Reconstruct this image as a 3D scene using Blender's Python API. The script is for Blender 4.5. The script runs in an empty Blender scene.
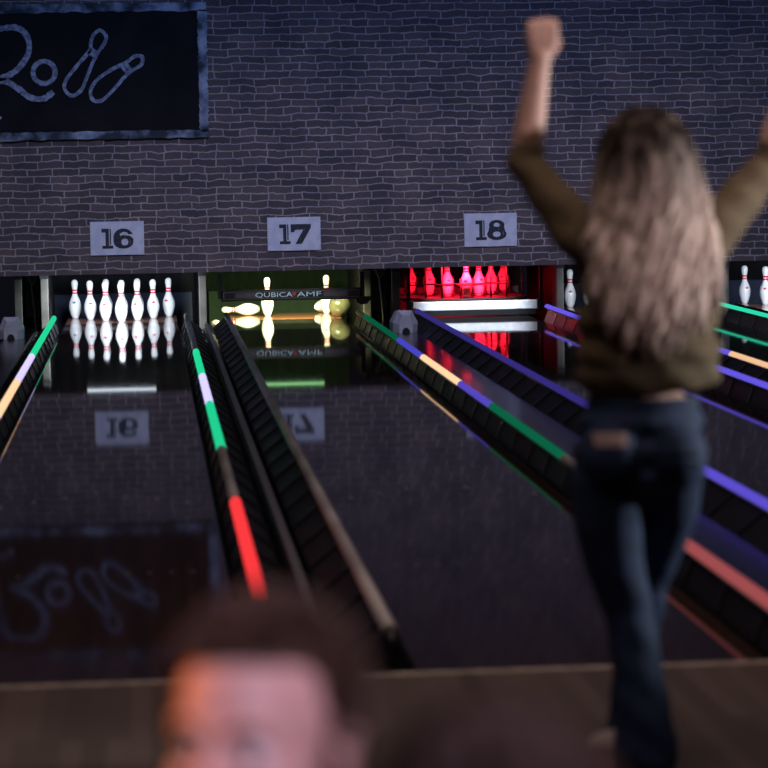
import bpy, bmesh, math, random
from math import sin, cos, pi, radians, sqrt
from mathutils import Vector, Matrix, Euler
random.seed(7)
SC = bpy.context.scene
COL = SC.collection

# ------------------------------------------------------------------ materials
def nt(name):
    m = bpy.data.materials.new(name); m.use_nodes = True
    t = m.node_tree; t.nodes.clear()
    out = t.nodes.new('ShaderNodeOutputMaterial')
    return m, t, out

def N(t, kind, **kw):
    n = t.nodes.new(kind)
    for k, v in kw.items():
        if k in n.inputs: n.inputs[k].default_value = v
        else: setattr(n, k, v)
    return n

def rgba(c): return (c[0], c[1], c[2], 1)

def mat(name, c, rough=.5, metal=0., var=.12, scale=12., bump=0., spec=.5, stretch=(1, 1, 1), c2=None, coat=0., sss=0.):
    """Principled material with a noise driven colour variation (object coordinates)."""
    m, t, out = nt(name)
    p = N(t, 'ShaderNodeBsdfPrincipled', Roughness=rough, Metallic=metal)
    p.inputs['Specular IOR Level'].default_value = spec
    p.inputs['Coat Weight'].default_value = coat
    if sss: 
        p.inputs['Subsurface Weight'].default_value = sss
        p.inputs['Subsurface Radius'].default_value = (.01, .004, .002)
    tc = N(t, 'ShaderNodeTexCoord'); mp = N(t, 'ShaderNodeMapping'); mp.inputs['Scale'].default_value = stretch
    no = N(t, 'ShaderNodeTexNoise', Scale=scale, Detail=4.)
    rp = N(t, 'ShaderNodeValToRGB')
    a = [max(0, v * (1 - var)) for v in c]; b = list(c2) if c2 else [min(1, v * (1 + var)) for v in c]
    rp.color_ramp.elements[0].position = .35; rp.color_ramp.elements[0].color = rgba(a)
    rp.color_ramp.elements[1].position = .65; rp.color_ramp.elements[1].color = rgba(b)
    L = t.links.new
    L(tc.outputs['Object'], mp.inputs[0]); L(mp.outputs[0], no.inputs['Vector']); L(no.outputs[0], rp.inputs[0])
    L(rp.outputs[0], p.inputs['Base Color'])
    if bump:
        bp = N(t, 'ShaderNodeBump', Strength=bump, Distance=.01)
        L(no.outputs[0], bp.inputs['Height']); L(bp.outputs[0], p.inputs['Normal'])
    L(p.outputs[0], out.inputs[0])
    return m

def glow(name, c, s):
    m, t, out = nt(name)
    e = N(t, 'ShaderNodeEmission', Strength=s); e.inputs[0].default_value = rgba(c)
    t.links.new(e.outputs[0], out.inputs[0])
    return m

def brick_mat():
    m, t, out = nt('brick_wall'); L = t.links.new
    p = N(t, 'ShaderNodeBsdfPrincipled', Roughness=.8)
    tc = N(t, 'ShaderNodeTexCoord'); sx = N(t, 'ShaderNodeSeparateXYZ'); L(tc.outputs['Object'], sx.inputs[0])
    cb = N(t, 'ShaderNodeCombineXYZ'); L(sx.outputs[0], cb.inputs[0]); L(sx.outputs[2], cb.inputs[1])
    n1 = N(t, 'ShaderNodeTexNoise', Scale=5.5, Detail=3.); L(cb.outputs[0], n1.inputs['Vector'])
    sub = N(t, 'ShaderNodeVectorMath', operation='SUBTRACT'); sub.inputs[1].default_value = (.5, .5, .5); L(n1.outputs['Color'], sub.inputs[0])
    sc = N(t, 'ShaderNodeVectorMath', operation='SCALE'); sc.inputs['Scale'].default_value = .055; L(sub.outputs[0], sc.inputs[0])
    n1b = N(t, 'ShaderNodeTexNoise', Scale=28., Detail=2.); L(cb.outputs[0], n1b.inputs['Vector'])
    subb = N(t, 'ShaderNodeVectorMath', operation='SUBTRACT'); subb.inputs[1].default_value = (.5, .5, .5); L(n1b.outputs['Color'], subb.inputs[0])
    scb = N(t, 'ShaderNodeVectorMath', operation='SCALE'); scb.inputs['Scale'].default_value = .016; L(subb.outputs[0], scb.inputs[0])
    ad0 = N(t, 'ShaderNodeVectorMath', operation='ADD'); L(sc.outputs[0], ad0.inputs[0]); L(scb.outputs[0], ad0.inputs[1])
    ad = N(t, 'ShaderNodeVectorMath', operation='ADD'); L(cb.outputs[0], ad.inputs[0]); L(ad0.outputs[0], ad.inputs[1])
    br = N(t, 'ShaderNodeTexBrick', Scale=1.); br.offset = .43; br.squash = .68; br.squash_frequency = 3; br.offset_frequency = 2
    br.inputs['Brick Width'].default_value = .225; br.inputs['Row Height'].default_value = .064
    br.inputs['Mortar Size'].default_value = .0070; br.inputs['Mortar Smooth'].default_value = .55; br.inputs['Bias'].default_value = -.1
    br.inputs['Color1'].default_value = (.085, .070, .072, 1); br.inputs['Color2'].default_value = (.165, .125, .118, 1)
    br.inputs['Mortar'].default_value = (.40, .37, .37, 1)
    L(ad.outputs[0], br.inputs['Vector'])
    n2 = N(t, 'ShaderNodeTexNoise', Scale=3.2, Detail=5.); L(cb.outputs[0], n2.inputs['Vector'])
    r2 = N(t, 'ShaderNodeValToRGB'); r2.color_ramp.elements[0].position = .3; r2.color_ramp.elements[0].color = (.62, .64, .68, 1)
    r2.color_ramp.elements[1].position = .7; r2.color_ramp.elements[1].color = (1.15, 1.08, 1.02, 1); L(n2.outputs[0], r2.inputs[0])
    mx = N(t, 'ShaderNodeMixRGB', blend_type='MULTIPLY'); mx.inputs[0].default_value = 1
    L(br.outputs['Color'], mx.inputs[1]); L(r2.outputs[0], mx.inputs[2]); L(mx.outputs[0], p.inputs['Base Color'])
    bp = N(t, 'ShaderNodeBump', Strength=.35, Distance=.008); bp.invert = True
    L(br.outputs['Fac'], bp.inputs['Height']); L(bp.outputs[0], p.inputs['Normal'])
    L(p.outputs[0], out.inputs[0])
    return m

def lane_mat(name, c, rough, plank=.027, streak=.05, spec=.5, coat=0.):
    """Boards running away from the player, a polished coat and fine long scratches."""
    m, t, out = nt(name); L = t.links.new
    p = N(t, 'ShaderNodeBsdfPrincipled', Roughness=rough); p.inputs['Specular IOR Level'].default_value = spec
    p.inputs['Coat Weight'].default_value = coat; p.inputs['Coat Roughness'].default_value = .05
    tc = N(t, 'ShaderNodeTexCoord'); mp = N(t, 'ShaderNodeMapping'); mp.inputs['Rotation'].default_value = (0, 0, pi / 2)
    L(tc.outputs['Object'], mp.inputs[0])
    br = N(t, 'ShaderNodeTexBrick', Scale=1.)
    br.inputs['Brick Width'].default_value = 1.6; br.inputs['Row Height'].default_value = plank; br.inputs['Mortar Size'].default_value = .0006
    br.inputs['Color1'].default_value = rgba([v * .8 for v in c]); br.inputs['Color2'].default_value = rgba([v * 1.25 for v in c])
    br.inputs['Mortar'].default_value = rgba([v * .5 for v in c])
    L(mp.outputs[0], br.inputs['Vector']); L(br.outputs['Color'], p.inputs['Base Color'])
    m2 = N(t, 'ShaderNodeMapping'); m2.inputs['Scale'].default_value = (160, 1.2, 1); L(tc.outputs['Object'], m2.inputs[0])
    no = N(t, 'ShaderNodeTexNoise', Scale=1., Detail=3.); L(m2.outputs[0], no.inputs['Vector'])
    bp = N(t, 'ShaderNodeBump', Strength=streak, Distance=.0006); L(no.outputs[0], bp.inputs['Height']); L(bp.outputs[0], p.inputs['Normal'])
    L(p.outputs[0], out.inputs[0])
    return m

def torn_mat():
    m, t, out = nt('torn_painted_strip'); L = t.links.new
    p = N(t, 'ShaderNodeBsdfPrincipled', Roughness=.75)
    tc = N(t, 'ShaderNodeTexCoord'); mp = N(t, 'ShaderNodeMapping'); mp.inputs['Scale'].default_value = (4.2, 7, 4.2)
    L(tc.outputs['Object'], mp.inputs[0])
    no = N(t, 'ShaderNodeTexNoise', Scale=.9, Detail=7., Roughness=.62); L(mp.outputs[0], no.inputs['Vector'])
    rp = N(t, 'ShaderNodeValToRGB'); e = rp.color_ramp.elements
    e[0].position = .42; e[0].color = (.02, .03, .04, 1); e[1].position = .62; e[1].color = (.42, .48, .55, 1)
    x = e.new(.5); x.color = (.13, .17, .22, 1)
    L(no.outputs[0], rp.inputs[0]); L(rp.outputs[0], p.inputs['Base Color']); L(p.outputs[0], out.inputs[0])
    return m

def worn_mat(name, dark, light, thr, stretch):
    m, t, out = nt(name); L = t.links.new
    p = N(t, 'ShaderNodeBsdfPrincipled', Roughness=.7)
    tc = N(t, 'ShaderNodeTexCoord'); mp = N(t, 'ShaderNodeMapping'); mp.inputs['Scale'].default_value = stretch
    L(tc.outputs['Object'], mp.inputs[0])
    no = N(t, 'ShaderNodeTexNoise', Scale=1., Detail=5.); L(mp.outputs[0], no.inputs['Vector'])
    rp = N(t, 'ShaderNodeValToRGB'); e = rp.color_ramp.elements
    e[0].position = thr; e[0].color = rgba(dark); e[1].position = thr + .1; e[1].color = rgba(light)
    L(no.outputs[0], rp.inputs[0]); L(rp.outputs[0], p.inputs['Base Color']); L(p.outputs[0], out.inputs[0])
    return m

def hair_mat(name, roots, ends, z0, z1, rough=.6):
    """Strand coloured by its length (darker grown-out roots, lighter ends) with long streaks."""
    m, t, out = nt(name); L = t.links.new
    p = N(t, 'ShaderNodeBsdfPrincipled', Roughness=rough); p.inputs['Specular IOR Level'].default_value = .12
    tc = N(t, 'ShaderNodeTexCoord'); sx = N(t, 'ShaderNodeSeparateXYZ'); L(tc.outputs['Object'], sx.inputs[0])
    mr = N(t, 'ShaderNodeMapRange'); mr.inputs[1].default_value = z0; mr.inputs[2].default_value = z1; L(sx.outputs[2], mr.inputs[0])
    mp = N(t, 'ShaderNodeMapping'); mp.inputs['Scale'].default_value = (38, 38, 7); L(tc.outputs['Object'], mp.inputs[0])
    no = N(t, 'ShaderNodeTexNoise', Scale=1., Detail=3.); L(mp.outputs[0], no.inputs['Vector'])
    mm = N(t, 'ShaderNodeMath', operation='MULTIPLY_ADD'); mm.inputs[1].default_value = 1.2; mm.inputs[2].default_value = -.6; L(no.outputs[0], mm.inputs[0])
    ad = N(t, 'ShaderNodeMath', operation='ADD', use_clamp=True); L(mr.outputs[0], ad.inputs[0]); L(mm.outputs[0], ad.inputs[1])
    rp = N(t, 'ShaderNodeValToRGB'); e = rp.color_ramp.elements
    e[0].position = 0; e[0].color = rgba(ends); e[1].position = 1; e[1].color = rgba(roots)
    L(ad.outputs[0], rp.inputs[0]); L(rp.outputs[0], p.inputs['Base Color']); L(p.outputs[0], out.inputs[0])
    return m

M = {}
M['brick'] = brick_mat()
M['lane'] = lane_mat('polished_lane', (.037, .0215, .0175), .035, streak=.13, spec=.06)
M['deck'] = lane_mat('pin_deck_wood', (.015, .012, .012), .03, streak=.05)
M['plank'] = mat('pin_deck_maple', (.24, .095, .05), .14, var=.25, scale=6, stretch=(1, 8, 1))
M['approach'] = lane_mat('approach_boards', (.105, .076, .064), .5, plank=.06, streak=.1, spec=.35)
M['sub'] = mat('dark_subfloor', (.012, .012, .014), .7)
M['foul'] = mat('worn_foul_line', (.40, .33, .28), .6, var=.3, scale=20)
M['mark'] = mat('pale_lane_marking', (.30, .27, .25), .5)
M['gutter'] = mat('black_gutter_plastic', (.012, .012, .015), .28, var=.2)
M['divider'] = mat('black_gloss_capping', (.012, .012, .014), .16, var=.2)
M['cap'] = mat('grey_metal_capping', (.22, .21, .21), .38, metal=.3, var=.2, scale=30)
M['rail'] = mat('brushed_rail_metal', (.42, .39, .39), .4, metal=.25, var=.25, scale=3, stretch=(1, .6, 1))
M['bracket'] = mat('black_bracket_steel', (.010, .010, .012), .35)
M['net'] = mat('dark_bumper_panel', (.018, .018, .023), .5, var=.3, scale=30, spec=.2)
M['pin'] = mat('white_pin_coating', (.80, .80, .80), .25, var=.02, spec=.5)
M['pinred'] = mat('red_pin_band', (.65, .02, .06), .3)
M['pinblue'] = mat('navy_pin_mark', (.05, .06, .22), .3)
M['kick'] = mat('tan_kickback_panel', (.20, .18, .155), .55, var=.25, scale=5)
M['kickd'] = mat('dark_kickback_side', (.006, .0055, .0055), .6, var=.3, spec=.15)
M['curt'] = mat('black_pit_curtain', (.010, .011, .014), .85, var=.3)
M['cush'] = mat('blue_pit_cushion', (.006, .010, .034), .8, var=.4)
M['curtg'] = mat('green_pit_curtain', (.004, .018, .0055), .85, var=.3)
M['steel'] = mat('painted_white_steel', (.70, .72, .76), .4, var=.1, scale=25)
M['black'] = mat('black_painted_steel', (.010, .010, .011), .4)
M['dark'] = mat('dark_machine_grey', (.055, .055, .06), .45, var=.3)
M['hood'] = mat('grey_hood_plastic', (.44, .43, .46), .45, var=.08)
M['sign'] = worn_mat('white_number_board', (.62, .66, .74), (.72, .75, .80), .45, (9, 9, 9))
M['digit'] = worn_mat('worn_stencil_paint', (.028, .030, .040), (.17, .19, .24), .60, (95, 9, 14))
M['slate'] = mat('black_chalkboard', (.0060, .0060, .0072), .7, var=.5, scale=2.5, spec=.2)
M['chalk'] = worn_mat('blue_white_chalk', (.16, .20, .27), (.34, .40, .50), .46, (26, 26, 26))
M['torn'] = torn_mat()
M['blet'] = mat('pale_blue_lettering', (.62, .78, .90), .5)
M['bred'] = mat('red_lettering', (.55, .03, .03), .5)
M['bline'] = mat('mauve_print_line', (.20, .15, .19), .5)
M['olive'] = mat('olive_bowling_ball', (.075, .070, .040), .12, var=.2, scale=9, coat=.5)
M['skin'] = mat('skin', (.56, .35, .29), .5, var=.05, scale=14, sss=.15)
M['eyew'] = mat('eye_white', (.65, .63, .60), .2, var=.02)
M['iris'] = mat('brown_iris', (.06, .03, .015), .2)
M['sweat'] = mat('olive_knit', (.100, .073, .040), .9, var=.2, scale=55, bump=.25)
M['jean'] = mat('blue_denim', (.0080, .026, .080), .8, var=.22, scale=26, bump=.12)
M['patch'] = mat('tan_leather_patch', (.50, .36, .36), .6)
M['shoe'] = mat('white_sneaker', (.65, .55, .55), .5)
M['sole'] = mat('pink_sole', (.50, .30, .30), .6)
M['hairw'] = hair_mat('long_wavy_hair', (.010, .0055, .0035), (.52, .41, .36), 1.34, 1.535)
M['hairk'] = mat('short_brown_hair', (.046, .026, .014), .55, var=.35, scale=30, stretch=(1, 1, .3))
M['hairg'] = mat('dark_brown_hair', (.045, .026, .017), .55, var=.35, scale=30, stretch=(1, 1, .3))
M['shirtk'] = mat('dark_blue_tshirt', (.03, .04, .09), .85)
M['shirtg'] = mat('plum_tshirt', (.10, .03, .06), .85)
M['trous'] = mat('charcoal_trousers', (.03, .03, .035), .85)

# ------------------------------------------------------------------ mesh helpers
def link(name, me, m=None, parent=None, smooth=False):
    o = bpy.data.objects.new(name, me); COL.objects.link(o)
    if m is not None and not me.materials: me.materials.append(m)
    if smooth:
        for p in me.polygons: p.use_smooth = True
    if parent is not None: o.parent = parent
    return o

def obj(name, bm, m=None, parent=None, smooth=False):
    me = bpy.data.meshes.new(name); bmesh.ops.recalc_face_normals(bm, faces=bm.faces[:]); bm.to_mesh(me); bm.free()
    return link(name, me, m, parent, smooth)

def thing(name, label, cat, loc=(0, 0, 0), rot=(0, 0, 0), group=None):
    o = bpy.data.objects.new(name, None); COL.objects.link(o); o.empty_display_size = .1
    o.location = loc; o.rotation_euler = rot
    return tag(o, label, cat, group)

def tag(o, label, cat, group=None):
    o['label'] = label; o['category'] = cat
    if group: o['group'] = group
    return o

def dup(root, loc, rot=None, label=None, group=None):
    r = root.copy(); COL.objects.link(r); r.location = loc
    if rot is not None: r.rotation_euler = rot
    if label: r['label'] = label
    if group: r['group'] = group
    for ch in list(root.children):
        c = ch.copy(); COL.objects.link(c); c.parent = r
        for g in list(ch.children):
            d = g.copy(); COL.objects.link(d); d.parent = c
    return r

def box(bm, x0, x1, y0, y1, z0, z1, bev=0.):
    r = bmesh.ops.create_cube(bm, size=1)
    bmesh.ops.scale(bm, vec=(x1 - x0, y1 - y0, z1 - z0), verts=r['verts'])
    bmesh.ops.translate(bm, vec=((x0 + x1) / 2, (y0 + y1) / 2, (z0 + z1) / 2), verts=r['verts'])
    if bev:
        es = list({e for v in r['verts'] for e in v.link_edges})
        bmesh.ops.bevel(bm, geom=es, offset=bev, segments=2, affect='EDGES', profile=.5)
    return bm

def boxm(*a, bev=0.): return box(bmesh.new(), *a, bev=bev)

def tube(bm, pts, rad, seg=10, caps=True, flat=1.):
    """Tube along points with a radius per point."""
    pts = [Vector(p) for p in pts]
    if not hasattr(rad, '__len__'): rad = [rad] * len(pts)
    rings = []; up = None
    for i, p in enumerate(pts):
        d = (pts[min(i + 1, len(pts) - 1)] - pts[max(i - 1, 0)]).normalized()
        if up is None: up = Vector((0, 0, 1)) if abs(d.z) < .9 else Vector((0, 1, 0))
        s = d.cross(up).normalized(); up = s.cross(d).normalized()
        rings.append([bm.verts.new(p + (s * cos(2 * pi * k / seg) + up * sin(2 * pi * k / seg) * flat) * rad[i]) for k in range(seg)])
    for a, b in zip(rings, rings[1:]):
        for k in range(seg): bm.faces.new((a[k], a[(k + 1) % seg], b[(k + 1) % seg], b[k]))
    if caps:
        bm.faces.new(rings[0][::-1]); bm.faces.new(rings[-1])
    return bm

def lathe(bm, prof, seg=24, M4=None):
    """Revolve (r, z) profile about Z."""
    rings = []
    for r, z in prof:
        if r < 1e-5: rings.append([bm.verts.new((0, 0, z))])
        else: rings.append([bm.verts.new((r * cos(2 * pi * k / seg), r * sin(2 * pi * k / seg), z)) for k in range(seg)])
    for a, b in zip(rings, rings[1:]):
        for k in range(seg):
            q = [a[k % len(a)], a[(k + 1) % len(a)], b[(k + 1) % len(b)], b[k % len(b)]]
            u = []
            for v in q:
                if v not in u: u.append(v)
            if len(u) > 2: bm.faces.new(u)
    return bm

def prism(bm, pts, d, axis='Y', at=0.):
    """Extrude a 2D outline; axis Y: pts are (x, z); axis X: pts are (y, z)."""
    def P(a, b, c): return (a, c, b) if axis == 'Y' else ((c, a, b) if axis == 'X' else (a, b, c))
    f = [bm.verts.new(P(x, z, at)) for x, z in pts]; g = [bm.verts.new(P(x, z, at + d)) for x, z in pts]
    bm.faces.new(f); bm.faces.new(g[::-1]); n = len(pts)
    for i in range(n): bm.faces.new((f[i], g[i], g[(i + 1) % n], f[(i + 1) % n]))
    return bm

def filled(loops, depth=.002):
    """Flat lettering mesh in the XZ plane out of outlines and their holes, facing -Y."""
    cu = bpy.data.curves.new('outline', 'CURVE'); cu.dimensions = '2D'; cu.fill_mode = 'BOTH'; cu.extrude = depth / 2
    for lp in loops:
        s = cu.splines.new('POLY'); s.points.add(len(lp) - 1); s.use_cyclic_u = True
        for i, (x, z) in enumerate(lp): s.points[i].co = (x, z, 0, 1)
    return curve_mesh(cu)

def curve_mesh(cu):
    o = bpy.data.objects.new('tmp', cu); COL.objects.link(o)
    dg = bpy.context.evaluated_depsgraph_get(); dg.update()
    me = bpy.data.meshes.new_from_object(o.evaluated_get(dg))
    bpy.data.objects.remove(o); bpy.data.curves.remove(cu)
    me.transform(Matrix.Rotation(pi / 2, 4, 'X'))
    return me

# ------------------------------------------------------------------ layout (metres; lane 17 centred on X = 0, foul line Y = 0, lane top Z = 0)
PA, PB = 1.5653, 1.7606                 # spacing without / with a ball return between two lanes
YW = 16.58                              # face of the brick masking wall
HW = .527                               # half a lane
CX = {15: -PA - PB, 16: -PA, 17: 0., 18: PB, 19: PB + PA, 20: 2 * PB + PA}
DECK0, DECK1 = 17.6, 19.2

# ------------------------------------------------------------------ setting
def struct(name, bm, m):
    o = obj(name, bm, m); o['kind'] = 'structure'; return o
bm = bmesh.new(); box(bm, -7, 9, YW, YW + .12, .528, 4.2)
w = struct('wall_back', bm, M['brick'])
struct('floor', boxm(-7, 9, -10, 0, -.3, 0), M['approach'])
struct('floor_lanes', boxm(-7, 9, 0.001, 21, -.3, -.16), M['sub'])
struct('trim_1', boxm(-7, 9, -.045, .0, -.02, .0022), M['foul'])

# ------------------------------------------------------------------ lanes, gutters, cappings
lane_look = {15: 'dark polished bowling lane at the far left edge, under the 16 board\'s left neighbour',
             16: 'dark polished bowling lane with seven standing pins, below the 16 board',
             17: 'dark polished bowling lane below the 17 board, its pin deck lit green',
             18: 'dark polished bowling lane below the 18 board, its pin deck lit red',
             19: 'dark polished bowling lane mostly hidden behind the cheering woman',
             20: 'dark polished bowling lane at the far right edge, past the green glowing rail'}
lane_look[15] = 'dark polished bowling lane at the far left edge, left of the ball return hood'
for n, c in CX.items():
    t = thing('bowling_lane', lane_look[n], 'bowling lane', (c, 0, -.155), group='bowling lanes')
    lo = lambda o: (setattr(o, 'location', (0, 0, .155)), o)[1]
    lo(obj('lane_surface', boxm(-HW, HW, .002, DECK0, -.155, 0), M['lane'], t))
    lo(obj('pin_deck', boxm(-HW, HW, DECK0, 18.14, -.155, 0), M['deck'], t))
    lo(obj('pin_spot_plate', boxm(-HW, HW, 18.14, DECK1, -.155, 0), M['plank'], t))
    for k in range(-3, 4):
        bm = bmesh.new(); yy = 4.66 - abs(k) * .135; xx = k * .1385
        prism(bm, [(xx - .013, yy - .06), (xx, yy - .04), (xx + .013, yy - .06), (xx, yy + .075)], .0012, 'Z', .0)
        lo(obj('arrow_mark', bm, M['mark'], t))
    for k in (-5, -4, -3, -2, 2, 3, 4, 5):
        bm = bmesh.new(); bmesh.ops.create_circle(bm, cap_ends=True, radius=.0085, segments=12, matrix=Matrix.Translation((k * .081, 2.15, .001)))
        lo(obj('dot_mark', bm, M['mark'], t))

def gutter_bm(s):
    """Open half-round channel beside a lane; s = side."""
    bm = bmesh.new(); r = .112; prof = []
    for i in range(9):
        a = pi + pi * i / 8
        prof.append((s * (.1185 + cos(a) * r), -.004 + sin(a) * r * .85))
    out = [(s * (.1185 + .1160), -.004), (s * (.1185 + .1160), -.15), (s * .001, -.15), (s * .001, -.004)]
    prism(bm, prof + out, 17.36, 'Y', .003)
    return bm
for n, c in CX.items():
    for s, nm in ((-1, 'left'), (1, 'right')):
        if n == 15 and s < 0 or n == 20 and s > 0: continue
        g = obj('gutter', gutter_bm(s), M['gutter']); g.location = (c + s * (HW + .001), 0, -.005)
        tag(g, f'black gutter channel along the {nm} side of ' + {15: 'the lane left of the hood', 16: 'the lane with seven pins', 17: 'the green lit lane', 18: 'the red lit lane', 19: 'the lane hidden by the woman', 20: 'the lane at the right edge'}[n], 'gutter', 'gutters')

def capping(x, half, label, mt, ztop):
    t = thing('lane_divider', label, 'divider', (x, 0, -.158), group='dividers between lanes')
    o = obj('divider_body', boxm(-half, half, .003, 17.2, 0, .158 + ztop - .012, bev=.004), M['divider'], t)
    if half < .1:
        tube_bm = bmesh.new(); box(tube_bm, -half * .95, half * .95, 0, 17.2, .158 + ztop - .014, .158 + ztop, bev=.005)
        obj('capping_strip', tube_bm, M['cap'], t)
    else:
        obj('track_cover', boxm(-half * .97, half * .97, .003, 17.2, .158 + ztop - .012, .158 + ztop, bev=.004), M['divider'], t)
    return t
capping((CX[16] + CX[17]) / 2, .019, 'grey metal topped divider between the lanes numbered 16 and 17', 'cap', .035)
capping((CX[18] + CX[19]) / 2, .019, 'grey metal topped divider right of the red lit lane, behind the woman', 'cap', .035)
capping((CX[15] + CX[16]) / 2, .116, 'wide black ball return divider at the left edge, under the grey hood', 'div', .012)
capping((CX[17] + CX[18]) / 2, .116, 'wide black ball return divider between the lanes numbered 17 and 18', 'div', .012)
capping((CX[19] + CX[20]) / 2, .116, 'wide black ball return divider at the right edge, past the green glowing rail', 'div', .012)

# ------------------------------------------------------------------ bumper rails with coloured emissive strips
GREEN, LAV, PEACH, RED, BLUE, PURP, PINK, TEAL = ((.02, .80, .36), (.62, .55, 1.), (1., .60, .34), (1., .045, .05),
    (.10, .10, .85), (.14, .10, .80), (.75, .16, .17), (.03, .85, .50))
_g = {}
def strip_glow(c, s):
    k = (c, round(s, 2))
    if k not in _g: _g[k] = glow('glow_strip', c, s)
    return _g[k]
RZ = .108
def bracket_bm(s):
    """Inverted V of flat steel: one arm down towards the lane, one down to the divider."""
    bm = bmesh.new()
    for dx, dz, w_ in ((s * .128, -.108, .016), (-s * .043, -.122, .016)):
        n = Vector((dz, 0, -dx)).normalized() * .007
        if n.z < 0: n = -n
        a_, b_ = Vector((0, 0, -.006)), Vector((dx, 0, dz)); q = []
        for p in (a_ - n, b_ - n, b_ + n * 1.8, a_ + n * 1.8):
            q.append((bm.verts.new(p + Vector((0, -w_, 0))), bm.verts.new(p + Vector((0, w_, 0)))))
        bm.faces.new([v[0] for v in q]); bm.faces.new([v[1] for v in q][::-1])
        for i in range(4): bm.faces.new((q[i][0], q[i][1], q[(i + 1) % 4][1], q[(i + 1) % 4][0]))
    return bm
BR = {}
for s in (-1, 1):
    me = bpy.data.meshes.new('bracket'); b = bracket_bm(s); bmesh.ops.recalc_face_normals(b, faces=b.faces[:]); b.to_mesh(me); b.free()
    me.materials.append(M['bracket']); BR[s] = me
def bumper(n, s, segs, label, off=.075, y0=.10, y1=17.2):
    x = CX[n] + s * (HW + off)
    t = thing('bumper_rail', label, 'bumper rail', (x, 0, -.098), group='lane bumper rails')
    zz = RZ + .098
    bm = bmesh.new(); tube(bm, [(0, y0, zz), (0, y1, zz)], .0245, 14); obj('rail', bm, M['rail'], t, True)
    bm = bmesh.new(); tube(bm, [(0, y0 - .06, zz - .03), (0, y0 - .02, zz - .006), (0, y0 + .02, zz)], [.012, .020, .0255], 14)
    obj('end_cap', bm, M['black'], t, True)
    bm = bmesh.new(); prism(bm, [(-s * .006, zz - .012), (s * .006, zz - .012), (s * .126, zz - .112), (s * .122, zz - .118), (0, zz - .030), (-s * .040, zz - .128), (-s * .046, zz - .126)], y1 - y0 - .06, 'Y', y0 + .05)
    obj('side_skirt', bm, M['net'], t)
    for a, b, c, st in segs:
        bm = bmesh.new(); prism(bm, [(.0255 * cos(radians(q)), zz - .003 + .032 * sin(radians(q))) for q in range(6, 175, 12)], b - a, 'Y', a)
        obj('glow_strip', bm, strip_glow(c, st), t, True)  # colour bands along the rail, built as emissive strips
    k = 0; y = y0 + .25
    while y < y1 - .1:
        o = link('bracket', BR[s], None, t); o.location = (0, y, zz); y += .58
    return t
bumper(16, -1, [(12.25, 17.2, GREEN, .85), (9.87, 12.25, LAV, 1.25), (7.4, 9.87, PEACH, 1.2), (5., 7.4, LAV, .8)],
       'bumper rail at the left edge glowing green, lavender and peach, left of the seven pins')
bumper(16, 1, [(9.99, 12.36, GREEN, .85), (7.9, 9.99, LAV, 1.25), (5.4, 7.9, GREEN, .8), (.6, 3.3, RED, 1.0)],
       'bumper rail glowing green, lavender, then red, along the right of the lane with seven pins')
bumper(17, -1, [], 'plain grey bumper rail along the left side of the green lit lane')
bumper(17, 1, [(13.05, 16.3, GREEN, .12), (11.2, 13.05, BLUE, .62), (8.86, 11.2, PEACH, 1.2), (7.3, 8.86, PURP, .62), (4.6, 7.3, GREEN, .15), (.15, 2.5, PINK, .45)],
       'bumper rail glowing green, blue, peach and pink, along the right of the green lit lane', off=.085)
bumper(18, -1, [(5.6, 17., PURP, .24), (.4, 5.6, PURP, .75)], 'long purple glowing bumper rail along the left of the red lit lane', off=.095)
bumper(18, 1, [(1., 17.3, PURP, .95)], 'purple glowing bumper rail that starts right of the silver bar and passes behind the woman', off=.09)
bumper(19, -1, [(10.8, 13., PURP, .95), (8.4, 10.8, PEACH, .9), (6., 8.4, PURP, .9)], 'bumper rail glowing purple then peach, right of the woman\'s waist', off=.07)
bumper(19, 1, [(9., 17.3, TEAL, .85)], 'bright green glowing bumper rail in front of the pins at the right edge', off=.09)

# ------------------------------------------------------------------ ball return hoods
def hood(x, y, label):
    t = thing('ball_return_hood', label, 'ball return hood', (x, y, .012))
    bm = bmesh.new()
    A = [(-.104, 0), (-.108, .085), (-.060, .19), (.060, .19), (.108, .085), (.104, 0)]
    B = [(-.10, 0), (-.10, .075), (-.05, .165), (.05, .165), (.10, .075), (.10, 0)]
    va = [bm.verts.new((px, 0, pz)) for px, pz in A]; vb = [bm.verts.new((px, .42, pz)) for px, pz in B]
    vf = [bm.verts.new((px * .55, -.07, pz * .72 + (.0 if pz == 0 else .012))) for px, pz in A]
    for k in range(5):
        bm.faces.new((va[k], va[k + 1], vb[k + 1], vb[k])); bm.faces.new((vf[k], vf[k + 1], va[k + 1], va[k]))
    bm.faces.new(vf[::-1]); bm.faces.new(vb); bm.faces.new((vf[0], va[0], vb[0], vb[5], va[5], vf[5]))
    obj('hood_shell', bm, M['hood'], t)
    bm = bmesh.new(); prism(bm, [(cos(pi * k / 8) * .034, sin(pi * k / 8) * .045) for k in range(9)], .012, 'Y', -.0745)
    obj('tunnel_opening', bm, M['black'], t)
    return t
hood((CX[17] + CX[18]) / 2 + .018, 15.62, 'faceted grey plastic hood over the ball return, between the green and the red lit lanes')
hood((CX[15] + CX[16]) / 2 - .05, 15.95, 'faceted grey plastic hood over the ball return, at the left edge')

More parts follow.
